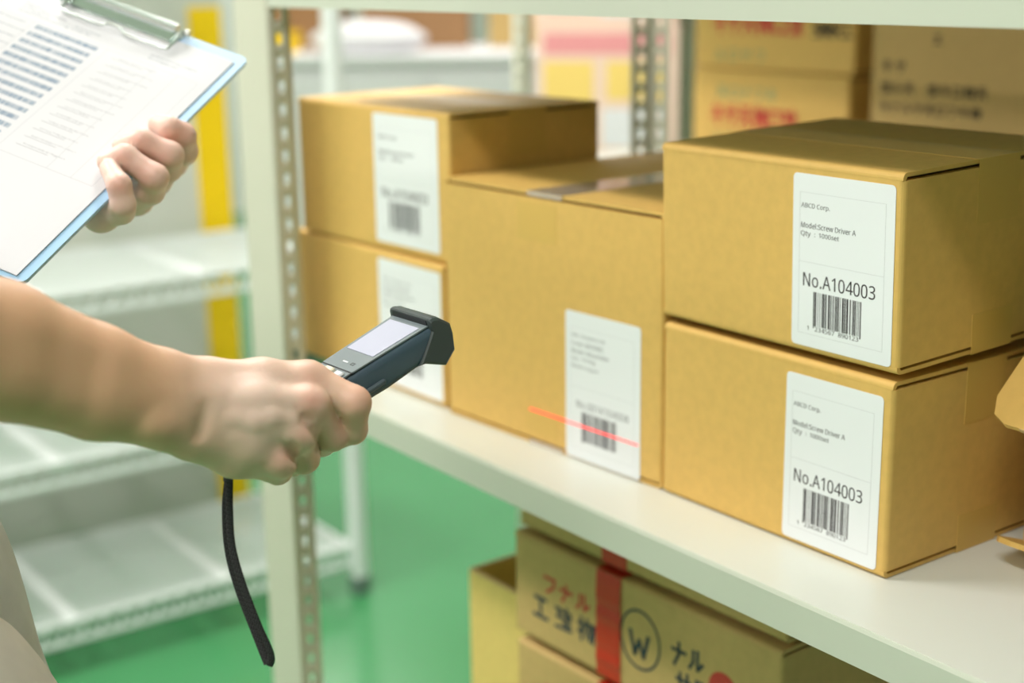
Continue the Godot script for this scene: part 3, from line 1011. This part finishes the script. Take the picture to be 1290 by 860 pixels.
	g.path([Vector3(-0.4628, 1.1807, 0.2741), .0125, Vector3(-0.5175, 1.1912, 0.3084), .018])
	g.path([Vector3(-0.4498, 1.1684, 0.2958), .012, Vector3(-0.5083, 1.1834, 0.3191), .018])
	g.path([Vector3(-0.4235, 1.1634, 0.3354), .0125, Vector3(-0.4924, 1.1764, 0.3353), .018, Vector3(-0.5342, 1.1890, 0.3388), .018])
	for c in [
		[Vector3(-0.4747, 1.1919, 0.2546), .0125, Vector3(-0.4460, 1.2029, 0.2555), .0108, Vector3(-0.4329, 1.2163, 0.2610), .0100, Vector3(-0.4310, 1.2229, 0.2725), .0090, Vector3(-0.4395, 1.2257, 0.2779), .0080],
		[Vector3(-0.4628, 1.1807, 0.2741), .0125, Vector3(-0.4320, 1.1928, 0.2751), .0105, Vector3(-0.4158, 1.2046, 0.2799), .0100, Vector3(-0.4233, 1.2158, 0.2990), .0092, Vector3(-0.4295, 1.2127, 0.3120), .0078],
		[Vector3(-0.4498, 1.1684, 0.2958), .012, Vector3(-0.4161, 1.1786, 0.2973), .0102, Vector3(-0.4000, 1.1909, 0.2999), .0098, Vector3(-0.4134, 1.2067, 0.3170), .0090, Vector3(-0.4194, 1.2031, 0.3292), .0075],
		[Vector3(-0.4235, 1.1634, 0.3354), .0125, Vector3(-0.4007, 1.1679, 0.3278), .0092, Vector3(-0.3889, 1.1744, 0.3307), .0088, Vector3(-0.3895, 1.1892, 0.3323), .0085, Vector3(-0.4091, 1.1989, 0.3311), .0075]]:
		g.new_chain(.005, .008)
		g.path(c)
	g.tones = [[Vector3(-0.4223, 1.2195, 0.2667), .02, pink, .6], [Vector3(-0.4150, 1.2112, 0.2855), .022, pink, .45], [Vector3(-0.4134, 1.2183, 0.3041), .012, pink, .5], [Vector3(-0.3982, 1.1970, 0.3052), .022, pink, .45], [Vector3(-0.4043, 1.2092, 0.3217), .012, pink, .5], [Vector3(-0.3787, 1.1908, 0.3364), .016, pink, .6], [Vector3(-0.4310, 1.2273, 0.2827), .011, pale, .9], [Vector3(-0.4224, 1.2150, 0.3177), .010, pale, .9], [Vector3(-0.4173, 1.2053, 0.3323), .010, pale, .9], [Vector3(-0.4046, 1.2020, 0.3345), .010, pale, .9]]
	g.mesh_into(Vector3(-0.6300, 1.1334, 0.2246), Vector3(-0.3589, 1.2557, 0.5300), .0024, Color(.86, .61, .51), V, N, C, I)
	# head, neck, trunk, upper arms and legs
	var b := Flesh.new()
	b.new_chain(.05, .03)
	b.path([Vector3(-.4, 1.24, .64), .115, Vector3(-.4, 1.05, .63), .10, Vector3(-.4, .92, .63), .115])
	b.path([Vector3(-.57, 1.43, .65), .05, Vector3(-.4, 1.40, .66), .085, Vector3(-.23, 1.43, .65), .05])
	b.path([Vector3(-.4, 1.42, .66), .055, Vector3(-.4, 1.54, .64), .052])
	b.path([Vector3(-.4, 1.655, .625), .088, Vector3(-.4, 1.60, .585), .062])
	b.bone(Vector3(-.4, 1.555, .56), Vector3(-.4, 1.555, .565), .03, .03)
	b.path([Vector3(-.228, 1.425, .65), .05, Vector3(-0.1379, 1.1856, 0.5979), .04])
	b.path([Vector3(-.572, 1.425, .65), .05, Vector3(-.60, 1.19, .55), .04])
	for sx in [-1.0, 1.0]:
		b.path([Vector3(-.4 + sx * .085, .90, .63), .085, Vector3(-.4 + sx * .10, .5, .63), .055, Vector3(-.4 + sx * .11, .1, .66), .04, Vector3(-.4 + sx * .12, .05, .55), .03])
	b.new_chain(.01, .012)
	b.path([Vector3(-.4, 1.625, .53), .008, Vector3(-.4, 1.598, .513), .012])
	for sx in [-1.0, 1.0]:
		b.new_chain(.008, .008)
		b.path([Vector3(-.4 + sx * .083, 1.635, .635), .012, Vector3(-.4 + sx * .088, 1.605, .63), .010])
	b.tones = [[Vector3(-.4, 1.565, .515), .028, Color(.55, .18, .15), .8]]
	b.mesh_into(Vector3(-.72, -.02, .42), Vector3(-.02, 1.78, .80), .012, skin, V, N, C, I)
	for i in V.size():
		V[i] -= t.position
	obj("body", surface([V, N, C, I]), M.skin, t)
	cloth(t, "shirt", M.shirt, .03, Vector3(-.72, .70, .40), Vector3(-.02, 1.52, .86), [
		[Vector3(-.4, 1.25, .64), .135, Vector3(-.4, 1.05, .63), .125, Vector3(-.37, .92, .592), .140, Vector3(-.345, .80, .572), .146],
		[Vector3(-.57, 1.42, .65), .062, Vector3(-.4, 1.39, .66), .098, Vector3(-.23, 1.42, .65), .062],
		[Vector3(-.228, 1.42, .65), .066, Vector3(-.16, 1.27, .625), .058],
		[Vector3(-.572, 1.42, .65), .066, Vector3(-.59, 1.27, .59), .058]])
	cloth(t, "trousers", M.trousers, .05, Vector3(-.72, .02, .38), Vector3(-.08, .98, .86), [
		[Vector3(-.48, .87, .60), .12, Vector3(-.285, .87, .588), .12],
		[Vector3(-.49, .85, .61), .115, Vector3(-.5, .5, .63), .085, Vector3(-.51, .09, .66), .065],
		[Vector3(-.272, .80, .556), .122, Vector3(-.272, .70, .556), .114, Vector3(-.295, .5, .63), .085, Vector3(-.29, .09, .66), .065]])
	cloth(t, "hair", M.hair, .03, Vector3(-.55, 1.5, .48), Vector3(-.25, 1.82, .78), [
		[Vector3(-.4, 1.685, .64), .092, Vector3(-.4, 1.66, .665), .09, Vector3(-.4, 1.58, .69), .055],
		[Vector3(-.45, 1.70, .575), .035, Vector3(-.35, 1.70, .575), .035]])
	for sx in [-1.0, 1.0]:
		cloth(t, "shoe", M.shoe, .03, Vector3(-.4 + sx * .12 - .09, 0, .42), Vector3(-.4 + sx * .12 + .09, .14, .78), [
			[Vector3(-.4 + sx * .12, .052, .70), .045, Vector3(-.4 + sx * .12, .045, .5), .042]])
		var e := SphereMesh.new()
		e.radius = .012
		e.height = .024
		e.radial_segments = 12
		e.rings = 6
		var eye := obj("eye", e, M.label, t)
		eye.position = Vector3(-.4 + sx * .031, 1.632, .5425) - t.position
		var iris := SphereMesh.new()
		iris.radius = .0055
		iris.height = .011
		iris.radial_segments = 10
		iris.rings = 5
		var ir := obj("iris", iris, M.hair, eye)
		ir.position = Vector3(0, 0, -.0078)

func cloth(t: Node3D, called: String, m: Material, k: float, lo: Vector3, hi: Vector3, bones: Array) -> void:
	var f := Flesh.new()
	f.new_chain(k, k)
	for p in bones:
		f.path(p)
	var r := f.mesh_into(lo, hi, .011, Color.WHITE, PackedVector3Array(), PackedVector3Array(), PackedColorArray(), PackedInt32Array())
	for i in r[0].size():
		r[0][i] -= t.position
	obj(called, surface(r), m, t)

# ---------------------------------------------------------------- what stands on the shelves
func shelf_boxes() -> void:
	var grp := "labelled cardboard boxes on the rack's middle shelf"
	var s := Vector3(.242, .15, .215)
	var t := carton("closed cardboard box with a sharp number label, bottom of the right-hand pair", s, Vector3(-.121, .9006, -.0745 - s.z / 2), deg_to_rad(.4), "x", grp)
	sticker(t, .0935, .1335, Vector3(.066, .0712, s.z / 2 + .0002), 0)
	s = Vector3(.246, .144, .212)
	t = carton("closed cardboard box with a sharp number label, top of the right-hand pair", s, Vector3(-.119, 1.0570, -.073 - s.z / 2), deg_to_rad(.3), "x", grp)
	sticker(t, .0945, .130, Vector3(.0695, .0700, s.z / 2 + .0002), 0)
	t.rotate_x(deg_to_rad(1.6))
	t.position.y += .003
	s = Vector3(.306, .2415, .345)
	t = carton("tallest cardboard box in the middle, crossed by a red scan line", s, Vector3(-.4055, .9006, -.0665 - s.z / 2), deg_to_rad(3.0), "z", grp, null, M.clear_tape, .004)
	sticker(t, .098, .1385, Vector3(.0780, .0705, s.z / 2 + .0002), 1)
	var st := mb()   # brown paper tape on the front, above and below
	ab(st, -.0385, .0165, .196, .2315, s.z / 2, s.z / 2 + .0003)
	obj("tape_patch", st, M.tape, t)
	st = mb()
	ab(st, -.030, .016, .012, .034, s.z / 2, s.z / 2 + .0003)
	obj("tape_patch", st, M.tape, t)
	# a glowing strip painted where the scanner's light would fall on the box
	var ll := thing("painted_laser_line", "thin glowing strip painted as red laser light across the middle box and its label", "laser line", t.to_global(Vector3(.0, .0, 0)), t.rotation.y)
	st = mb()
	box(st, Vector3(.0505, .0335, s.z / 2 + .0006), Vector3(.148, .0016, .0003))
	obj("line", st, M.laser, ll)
	s = Vector3(.300, .149, .2)
	t = carton("cardboard box at the shelf's left end, under another, partly hidden by the scanner", s, Vector3(-.7125, .9006, -.0605 - s.z / 2), deg_to_rad(1.0), "x", grp)
	sticker(t, .118, .136, Vector3(.086, .0735, s.z / 2 + .0002), 1)
	s = Vector3(.285, .151, .2)
	t = carton("cardboard box stacked on top at the shelf's left end, its side in dark shade", s, Vector3(-.702, 1.0510, -.0625 - s.z / 2), deg_to_rad(3.0), "x", grp)
	sticker(t, .114, .136, Vector3(.0665, .0765, s.z / 2 + .0002), 0)

func open_box() -> void:   # lies on its side, the mouth to the front with flaps bent out
	var t := thing("open_box", "opened cardboard box at the right edge of the shelf with its front flaps bent out", "box", Vector3(.179, .902, -.322), 0.0)
	var w := .30
	var h := .172
	var d := .24
	var k := .004
	var st := mb()
	ab(st, -w / 2, w / 2, 0, k, -d / 2, d / 2)
	ab(st, -w / 2, w / 2, h - k, h, -d / 2, d / 2)
	ab(st, -w / 2, -w / 2 + k, k, h - k, -d / 2, d / 2)
	ab(st, w / 2 - k, w / 2, k, h - k, -d / 2, d / 2)
	ab(st, -w / 2 + k, w / 2 - k, k, h - k, -d / 2, -d / 2 + k)
	obj("body", st, M.board, t)
	var fl := func(called: String, o: Vector3, b: Basis, l: float):
		var f := mb()
		var p := PackedVector2Array([Vector2(-w / 2 + .002, 0), Vector2(w / 2 - .002, 0), Vector2(w / 2 - .02, l * .7), Vector2(w / 2 - .027, l * .93), Vector2(w / 2 - .04, l), Vector2(-w / 2 + .022, l), Vector2(-w / 2 + .010, l * .93), Vector2(-w / 2 + .003, l * .75)])
		prism(f, p, -k / 2, k / 2, Transform3D(b, o))
		obj(called, f, M.board, t)
		var e := mb()   # the pale cut edge of the corrugated board
		box(e, o + b * Vector3(-.003, l + .0004, 0), Vector3(w - .075, .0008, k * .9), b)
		obj("cut_edge", e, M.board_cut, t.get_child(t.get_child_count() - 1))
	fl.call("top_flap", Vector3(0, h, d / 2), Basis(Vector3.RIGHT, deg_to_rad(90 + 40)), .085)
	fl.call("bottom_flap", Vector3(-.003, .006, d / 2 + .002), Basis(Vector3.RIGHT, deg_to_rad(90 - 20)), .045)

func low_boxes() -> void:
	var grp := "printed cartons on the rack's lower shelf"
	var s := Vector3(.355, .108, .30)
	var x := -.2905
	var z := -.085
	var y := .3804
	for i in 3:
		s.y = .178 if i == 0 else .108
		var t := carton(["kraft carton at the bottom of the taped stack on the lower shelf", "kraft carton in the middle of the taped stack on the lower shelf", "upper kraft carton of the taped stack, showing dark lettering and a round emblem"][i], s, Vector3(x - .002 * i, y, z - s.z / 2), deg_to_rad(2.0), "x", grp, M.board_kraft)
		y += s.y + .0095
		var st := mb()
		strokes(st, FU, .045, .058, .02, .018, .0035)
		strokes(st, NA, .07, .056, .02, .018, .0035)
		strokes(st, RU, .095, .056, .02, .018, .0035)
		print_on(t, st, M.ink_red, s)
		st = mb()
		strokes(st, WORK, .03, .026, .022, .024, .004)
		strokes(st, BUILD, .064, .026, .024, .024, .0035)
		strokes(st, GOODS, .098, .026, .024, .024, .0035)
		strokes(st, NA, .226, .050, .019, .022, .0035)
		strokes(st, RU, .248, .052, .018, .021, .0035)
		strokes(st, SA, .232, .024, .020, .021, .0035)
		strokes(st, RO, .256, .026, .018, .020, .0035)
		var ring := mb()   # the round emblem
		var c := Vector3(.185, .056, 0)
		for a in 28:
			var p := c + Vector3(cos(TAU * a / 28), sin(TAU * a / 28) * 1.1, 0) * .026
			var q := c + Vector3(cos(TAU * (a + 1) / 28), sin(TAU * (a + 1) / 28) * 1.1, 0) * .026
			var d := q - p
			box(st, (p + q) / 2, Vector3(d.length() + .001, .0025, .0002), Basis(Vector3.BACK, atan2(d.y, d.x)))
		strokes(st, [[0, 1, .25, 0], [.25, 0, .5, .7], [.5, .7, .75, 0], [.75, 0, 1, 1]], .172, .040, .024, .022, .0045)
		print_on(t, st, M.ink_blue, s)
		st = mb()
		prism(st, round_rect(.034, .038, .0165, 6), 0, .0002, Transform3D(Basis.IDENTITY, Vector3(.290, .045, 0)))
		print_on(t, st, M.ink_red, s)
		# red tape down the front
		st = mb()
		for w in 12:   # it wrinkles a little
			var y0 := lerpf(.0005, s.y - .0005, w / 12.0)
			var y1 := lerpf(.0005, s.y - .0005, (w + 1) / 12.0)
			var z0 := s.z / 2 + .0004 + .0016 * absf(sin(w * 1.3 + i)) * (0.0 if w == 0 else 1.0)
			var z1 := s.z / 2 + .0004 + .0016 * absf(sin((w + 1) * 1.3 + i)) * (0.0 if w == 11 else 1.0)
			face(st, [Vector3(-.052, y0, z0), Vector3(-.018, y0, z0), Vector3(-.018, y1, z1), Vector3(-.052, y1, z1)], Vector3.BACK)
		ab(st, -.052, -.018, s.y + .0004, s.y + .0008, -s.z / 2, s.z / 2 + .0006)
		obj("red_tape", st, M.red_tape, t, "wide red packing tape")
	s = Vector3(.352, .066, .29)
	var u := carton("flat kraft carton on top of the taped stack, tight under the rack's shelf", s, Vector3(x - .001, y - .003, z - .004 - s.z / 2), deg_to_rad(2.0), "x", grp, M.board_kraft)
	var st2 := mb()
	for i in 5:
		strokes(st2, [KI, TEN, RO, SA, RU][i], .283 + i * .0088, .02, .008, .012, .0018)
	print_on(u, st2, M.ink_blue, s)
	var r := mb()
	ab(r, -.052, -.018, .0005, s.y - .0005, s.z / 2 + .0003, s.z / 2 + .0007)
	obj("red_tape", r, M.red_tape, u, "wide red packing tape")
	# the open carton beside the stack
	var t2 := thing("open_carton", "open-topped yellowish carton on the lower shelf, left of the taped stack", "box", Vector3(-.539, .3802, -.178), deg_to_rad(2.0))
	var b := mb()
	var w := .128
	var h := .315
	var d := .12
	var k := .004
	ab(b, -w / 2, w / 2, 0, k, -d / 2, d / 2)
	for sd in [-1.0, 1.0]:
		ab(b, -w / 2, w / 2, k, h, sd * d / 2 - k / 2, sd * d / 2 + k / 2)
		ab(b, sd * w / 2 - k / 2, sd * w / 2 + k / 2, k, h, -d / 2 + k / 2, d / 2 - k / 2)
	obj("body", b, M.board_light, t2)
	b = mb()
	for sd in [-1.0, 1.0]:
		ab(b, -w / 2, w / 2, h, h + .0015, sd * d / 2 - k / 2, sd * d / 2 + k / 2)
		ab(b, sd * w / 2 - k / 2, sd * w / 2 + k / 2, h, h + .0015, -d / 2, d / 2)
	obj("cut_edge", b, M.board_cut, t2)

func plain_carton(label: String, s: Vector3, at: Vector3, turn: float, m: Material, group := "") -> Node3D:
	return carton(label, s, at, turn, "x", group, m)

func back_rack() -> void:
	var t := thing("storage_rack", "second steel shelving rack standing behind the first, holding printed cartons", "shelving rack")
	for p in [[-1.285, -.70], [.95, -.70], [-1.285, -1.24], [.95, -1.24]]:
		var st := mb()
		var s := mb()
		holed(s, .036, 2.1, .0016, .025, Vector2(.011, .014), 0)
		s.generate_normals()
		turned(s, Transform3D(Basis(Vector3.UP, PI / 2), Vector3(p[0], 0, p[1])), st)
		turned(s, Transform3D(Basis.IDENTITY, Vector3(p[0] + .018 * (1 if p[0] < 0 else -1), 0, p[1] + (.018 if p[1] > -1 else -.018))), st)
		obj("post", st, M.post_paint, t)
	for y in [.3, .68, 1.035, 1.43]:  # the unseen top shelf is set low to keep ceiling light off the cartons
		shelf_board(t, -1.27, .93, y, -1.25, -.69, .03)
	var s := Vector3(.346, .137, .3)
	for i in 2:
		var c := plain_carton(["carton with red print on the back rack, lower of the stacked two", "carton with red print on the back rack, upper of the stacked two"][i], s, Vector3(-1.029 + .002 * i, 1.0356 + i * .1385, -1.0 - s.z / 2), deg_to_rad(-.5 + i), M.board, "red printed cartons on the back rack")
		var st := mb()
		for k in 6:
			strokes(st, [KI, SA, TEN, GOODS, RO, BUILD][k], .045 + k * .033, .045 + .012 * i, .029, .034, .006)
		print_on(c, st, M.ink_red, s)
		st = mb()
		for k in 5:
			strokes(st, [TEN, RO, NA, FU, KI][k], .06 + k * .028, .09, .022, .02, .0035)
		print_on(c, st, M.ink_green, s)
		st = mb()
		for k in 4:
			strokes(st, [RU, RO, SA, FU][k], .05 + k * .03, .012, .022, .02, .003)
		print_on(c, st, M.ink_green, s)
		st = mb()
		if i == 1:
			for k in 4:
				strokes(st, [BUILD, GOODS, TEN, WORK][k], .262 + k * .02, .055, .018, .024, .004)
			print_on(c, st, M.ink_black, s)
	s = Vector3(.46, .055, .3)
	plain_carton("flat pale board carton lying on the back rack under the black lettered one", s, Vector3(-.59, 1.0356, -1.0 - s.z / 2), 0.0, M.board_cut)
	s = Vector3(.44, .19, .28)
	var c3 := plain_carton("brown carton with black lettering on the back rack at the upper right", s, Vector3(-.598, 1.0918, -1.0 - s.z / 2), 0.0, M.board_kraft)
	var st := mb()
	for k in 9:
		strokes(st, [KI, NA, RU, SA, TEN, RO, FU, KI, GOODS][k], .02 + k * .02, .034, .016, .015, .0028)
	for k in 9:
		if k != 3:
			strokes(st, [BUILD, RU, TEN, SA, BUILD, KI, RO, GOODS, TEN][k], .02 + k * .021, .062, .017, .016, .0028)
	for k in 2:
		strokes(st, [KI, SA][k], .02 + k * .025, .092, .018, .017, .003)
	strokes(st, WORK, .11, .135, .014, .012, .003)
	print_on(c3, st, M.ink_black, s)

func far_things() -> void:
	# a stack of pink and yellow printed cartons beyond the rack
	var s := Vector3(.34, .30, .32)
	for i in 5:
		var c := plain_carton("pink and yellow printed carton, " + ["lowest", "second from the floor", "third from the floor", "fourth from the floor", "topmost"][i] + " of the stack beyond the rack", s, Vector3(-2.14 + .006 * (i % 2), .001 + i * .301, -1.62), deg_to_rad(40.0), M.pink_board, "pink printed cartons stacked beyond the rack")
		var st := mb()
		ab(st, .02, .32, .235, .285, 0, .0003)
		print_on(c, st, M.ink_pink, s)
		st = mb()
		for k in 3:
			strokes(st, [FU, RU, NA][k], .04 + k * .03, .03, .025, .03, .006)
		print_on(c, st, M.ink_pink, s)
		st = mb()
		ab(st, .02, .14, .09, .22, 0, .0003)
		print_on(c, st, M.yellow_print, s)
		st = mb()
		ab(st, .17, .31, .13, .22, 0, .0003)
		print_on(c, st, M.yellow_print, s)
		st = mb()
		ab(st, .16, .30, .02, .11, 0, .0003)
		print_on(c, st, M.white_sheet, s)
	# the white work table with cartons and a white bundle on it
	var t := thing("white_cabinet", "white cabinet standing at the far side of the hall behind the boxes", "cabinet", Vector3(-3.75, 0, -2.15), deg_to_rad(52.0))
	var st := mb()
	ab(st, -.62, .62, .06, 1.03, -.3, .3, .004)
	obj("body", st, M.white_sheet, t)
	st = mb()
	ab(st, -.66, .66, 1.03, 1.065, -.33, .33, .006)
	obj("top", st, M.white_sheet, t)
	st = mb()
	ab(st, -.58, .58, 0, .06, -.26, .26)
	obj("plinth", st, M.foot_grey, t)
	for sd in [-1.0, 1.0]:
		st = mb()
		ab(st, -.6 if sd < 0 else .005, -.005 if sd < 0 else .6, .09, 1.0, .3, .318, .003)
		var dr := obj("door", st, M.white_sheet, t)
		st = mb()
		ab(st, sd * .05 - .006, sd * .05 + .006, .5, .66, .318, .335, .003)
		obj("handle", st, M.chrome, dr)
	var top := t.transform
	var b := thing("white_bundle", "soft white wrapped bundle lying on the far white cabinet", "bundle", top * Vector3(-.22, 1.0652, .14), t.rotation.y)
	st = mb()
	var rings := []
	for i in 9:
		var a := -1.0 + .25 * i
		var ring := []
		var k := sqrt(maxf(1.0 - a * a * .98, .02))
		for j in 16:
			var an := TAU * j / 16
			ring.append(Vector3(a * .2, maxf(.045 + sin(an) * .06 * k, 0.0), cos(an) * .12 * k))
		rings.append(ring)
	loft(st, rings)
	obj("wrapping", st, M.white_sheet, b)
	var bl := ["brown carton at the left on the far white cabinet", "brown carton in the middle on the far white cabinet", "brown carton at the right on the far white cabinet"]
	for i in 3:
		plain_carton(bl[i], Vector3([.26, .38, .40][i], [.5, .46, .42][i], .22), top * Vector3([-.46, -.08, .38][i], 1.0658, -.16), t.rotation.y + .02 * i, [M.brown_board, M.brown_board, M.board_kraft][i], "brown cartons on the far cabinet")
	var yb := thing("yellow_crate", "small yellow plastic crate on the far white cabinet", "crate", top * Vector3(-.54, 1.0652, .15), t.rotation.y)
	st = mb()
	ab(st, -.07, .07, 0, .006, -.09, .09)
	for sd in [-1.0, 1.0]:
		ab(st, -.07, .07, .006, .07, sd * .09 - .003, sd * .09 + .003)
		ab(st, sd * .07 - .003, sd * .07 + .003, .006, .07, -.087, .087)
	obj("shell", st, M.yellow, yb)

const LAMPS := [
	[-5.30, 1.15, 2.20, "white ceiling light panel over the far end of the front aisle"],
	[-3.40, 1.15, 2.20, "white ceiling light panel over the front aisle beyond the wire rack"],
	[-1.50, 1.15, 2.40, "white ceiling light panel over the front aisle nearest the worker"],
	[0.60, 1.30, 1.60, "white ceiling light panel over the near end of the front aisle"],
	[-1.50, -0.45, 2.40, "white ceiling light panel over the gap between the racks and the partition"],
	[-3.60, -2.40, 2.40, "white ceiling light panel over the far white cabinet"],
	[-5.40, -2.60, 2.00, "white ceiling light panel over the far left corner of the hall"],
	[-3.10, 3.20, 2.00, "white ceiling light panel near the front wall at the left"],
	[-0.90, 3.20, 2.20, "white ceiling light panel near the front wall behind the worker"],
	[0.90, 3.20, 1.50, "white ceiling light panel near the front wall at the right"],
]

func _ready() -> void:
	rng.seed = 5
	# camera, sky, exposure
	var cam := Camera3D.new()
	cam.name = "camera"
	cam.fov = rad_to_deg(2.0 * atan(430.0 / 1850.0))
	cam.near = .05
	cam.far = 60.0
	cam.transform = Transform3D(CAM_BASIS, CAM_AT)
	var lens := CameraAttributesPhysical.new()
	lens.frustum_focal_length = 51.628
	lens.frustum_focus_distance = 1.0
	lens.exposure_aperture = 3.4
	lens.frustum_near = .05
	lens.frustum_far = 60.0
	cam.attributes = lens
	add_child(cam)
	cam.current = true
	var we := WorldEnvironment.new()
	we.name = "environment"
	var env := Environment.new()
	env.background_mode = Environment.BG_COLOR
	env.background_color = Color(.8, .83, .82)
	env.tonemap_mode = Environment.TONE_MAPPER_LINEAR
	env.tonemap_exposure = EXPOSURE
	env.sdfgi_enabled = true
	env.ssao_enabled = true
	env.ssil_enabled = true
	we.environment = env
	add_child(we)
	materials()
	lamps()
	room()
	main_rack()
	back_rack()
	wire_rack()
	shelf_boxes()
	open_box()
	low_boxes()
	far_things()
	person()
	clipboard()
	scanner()
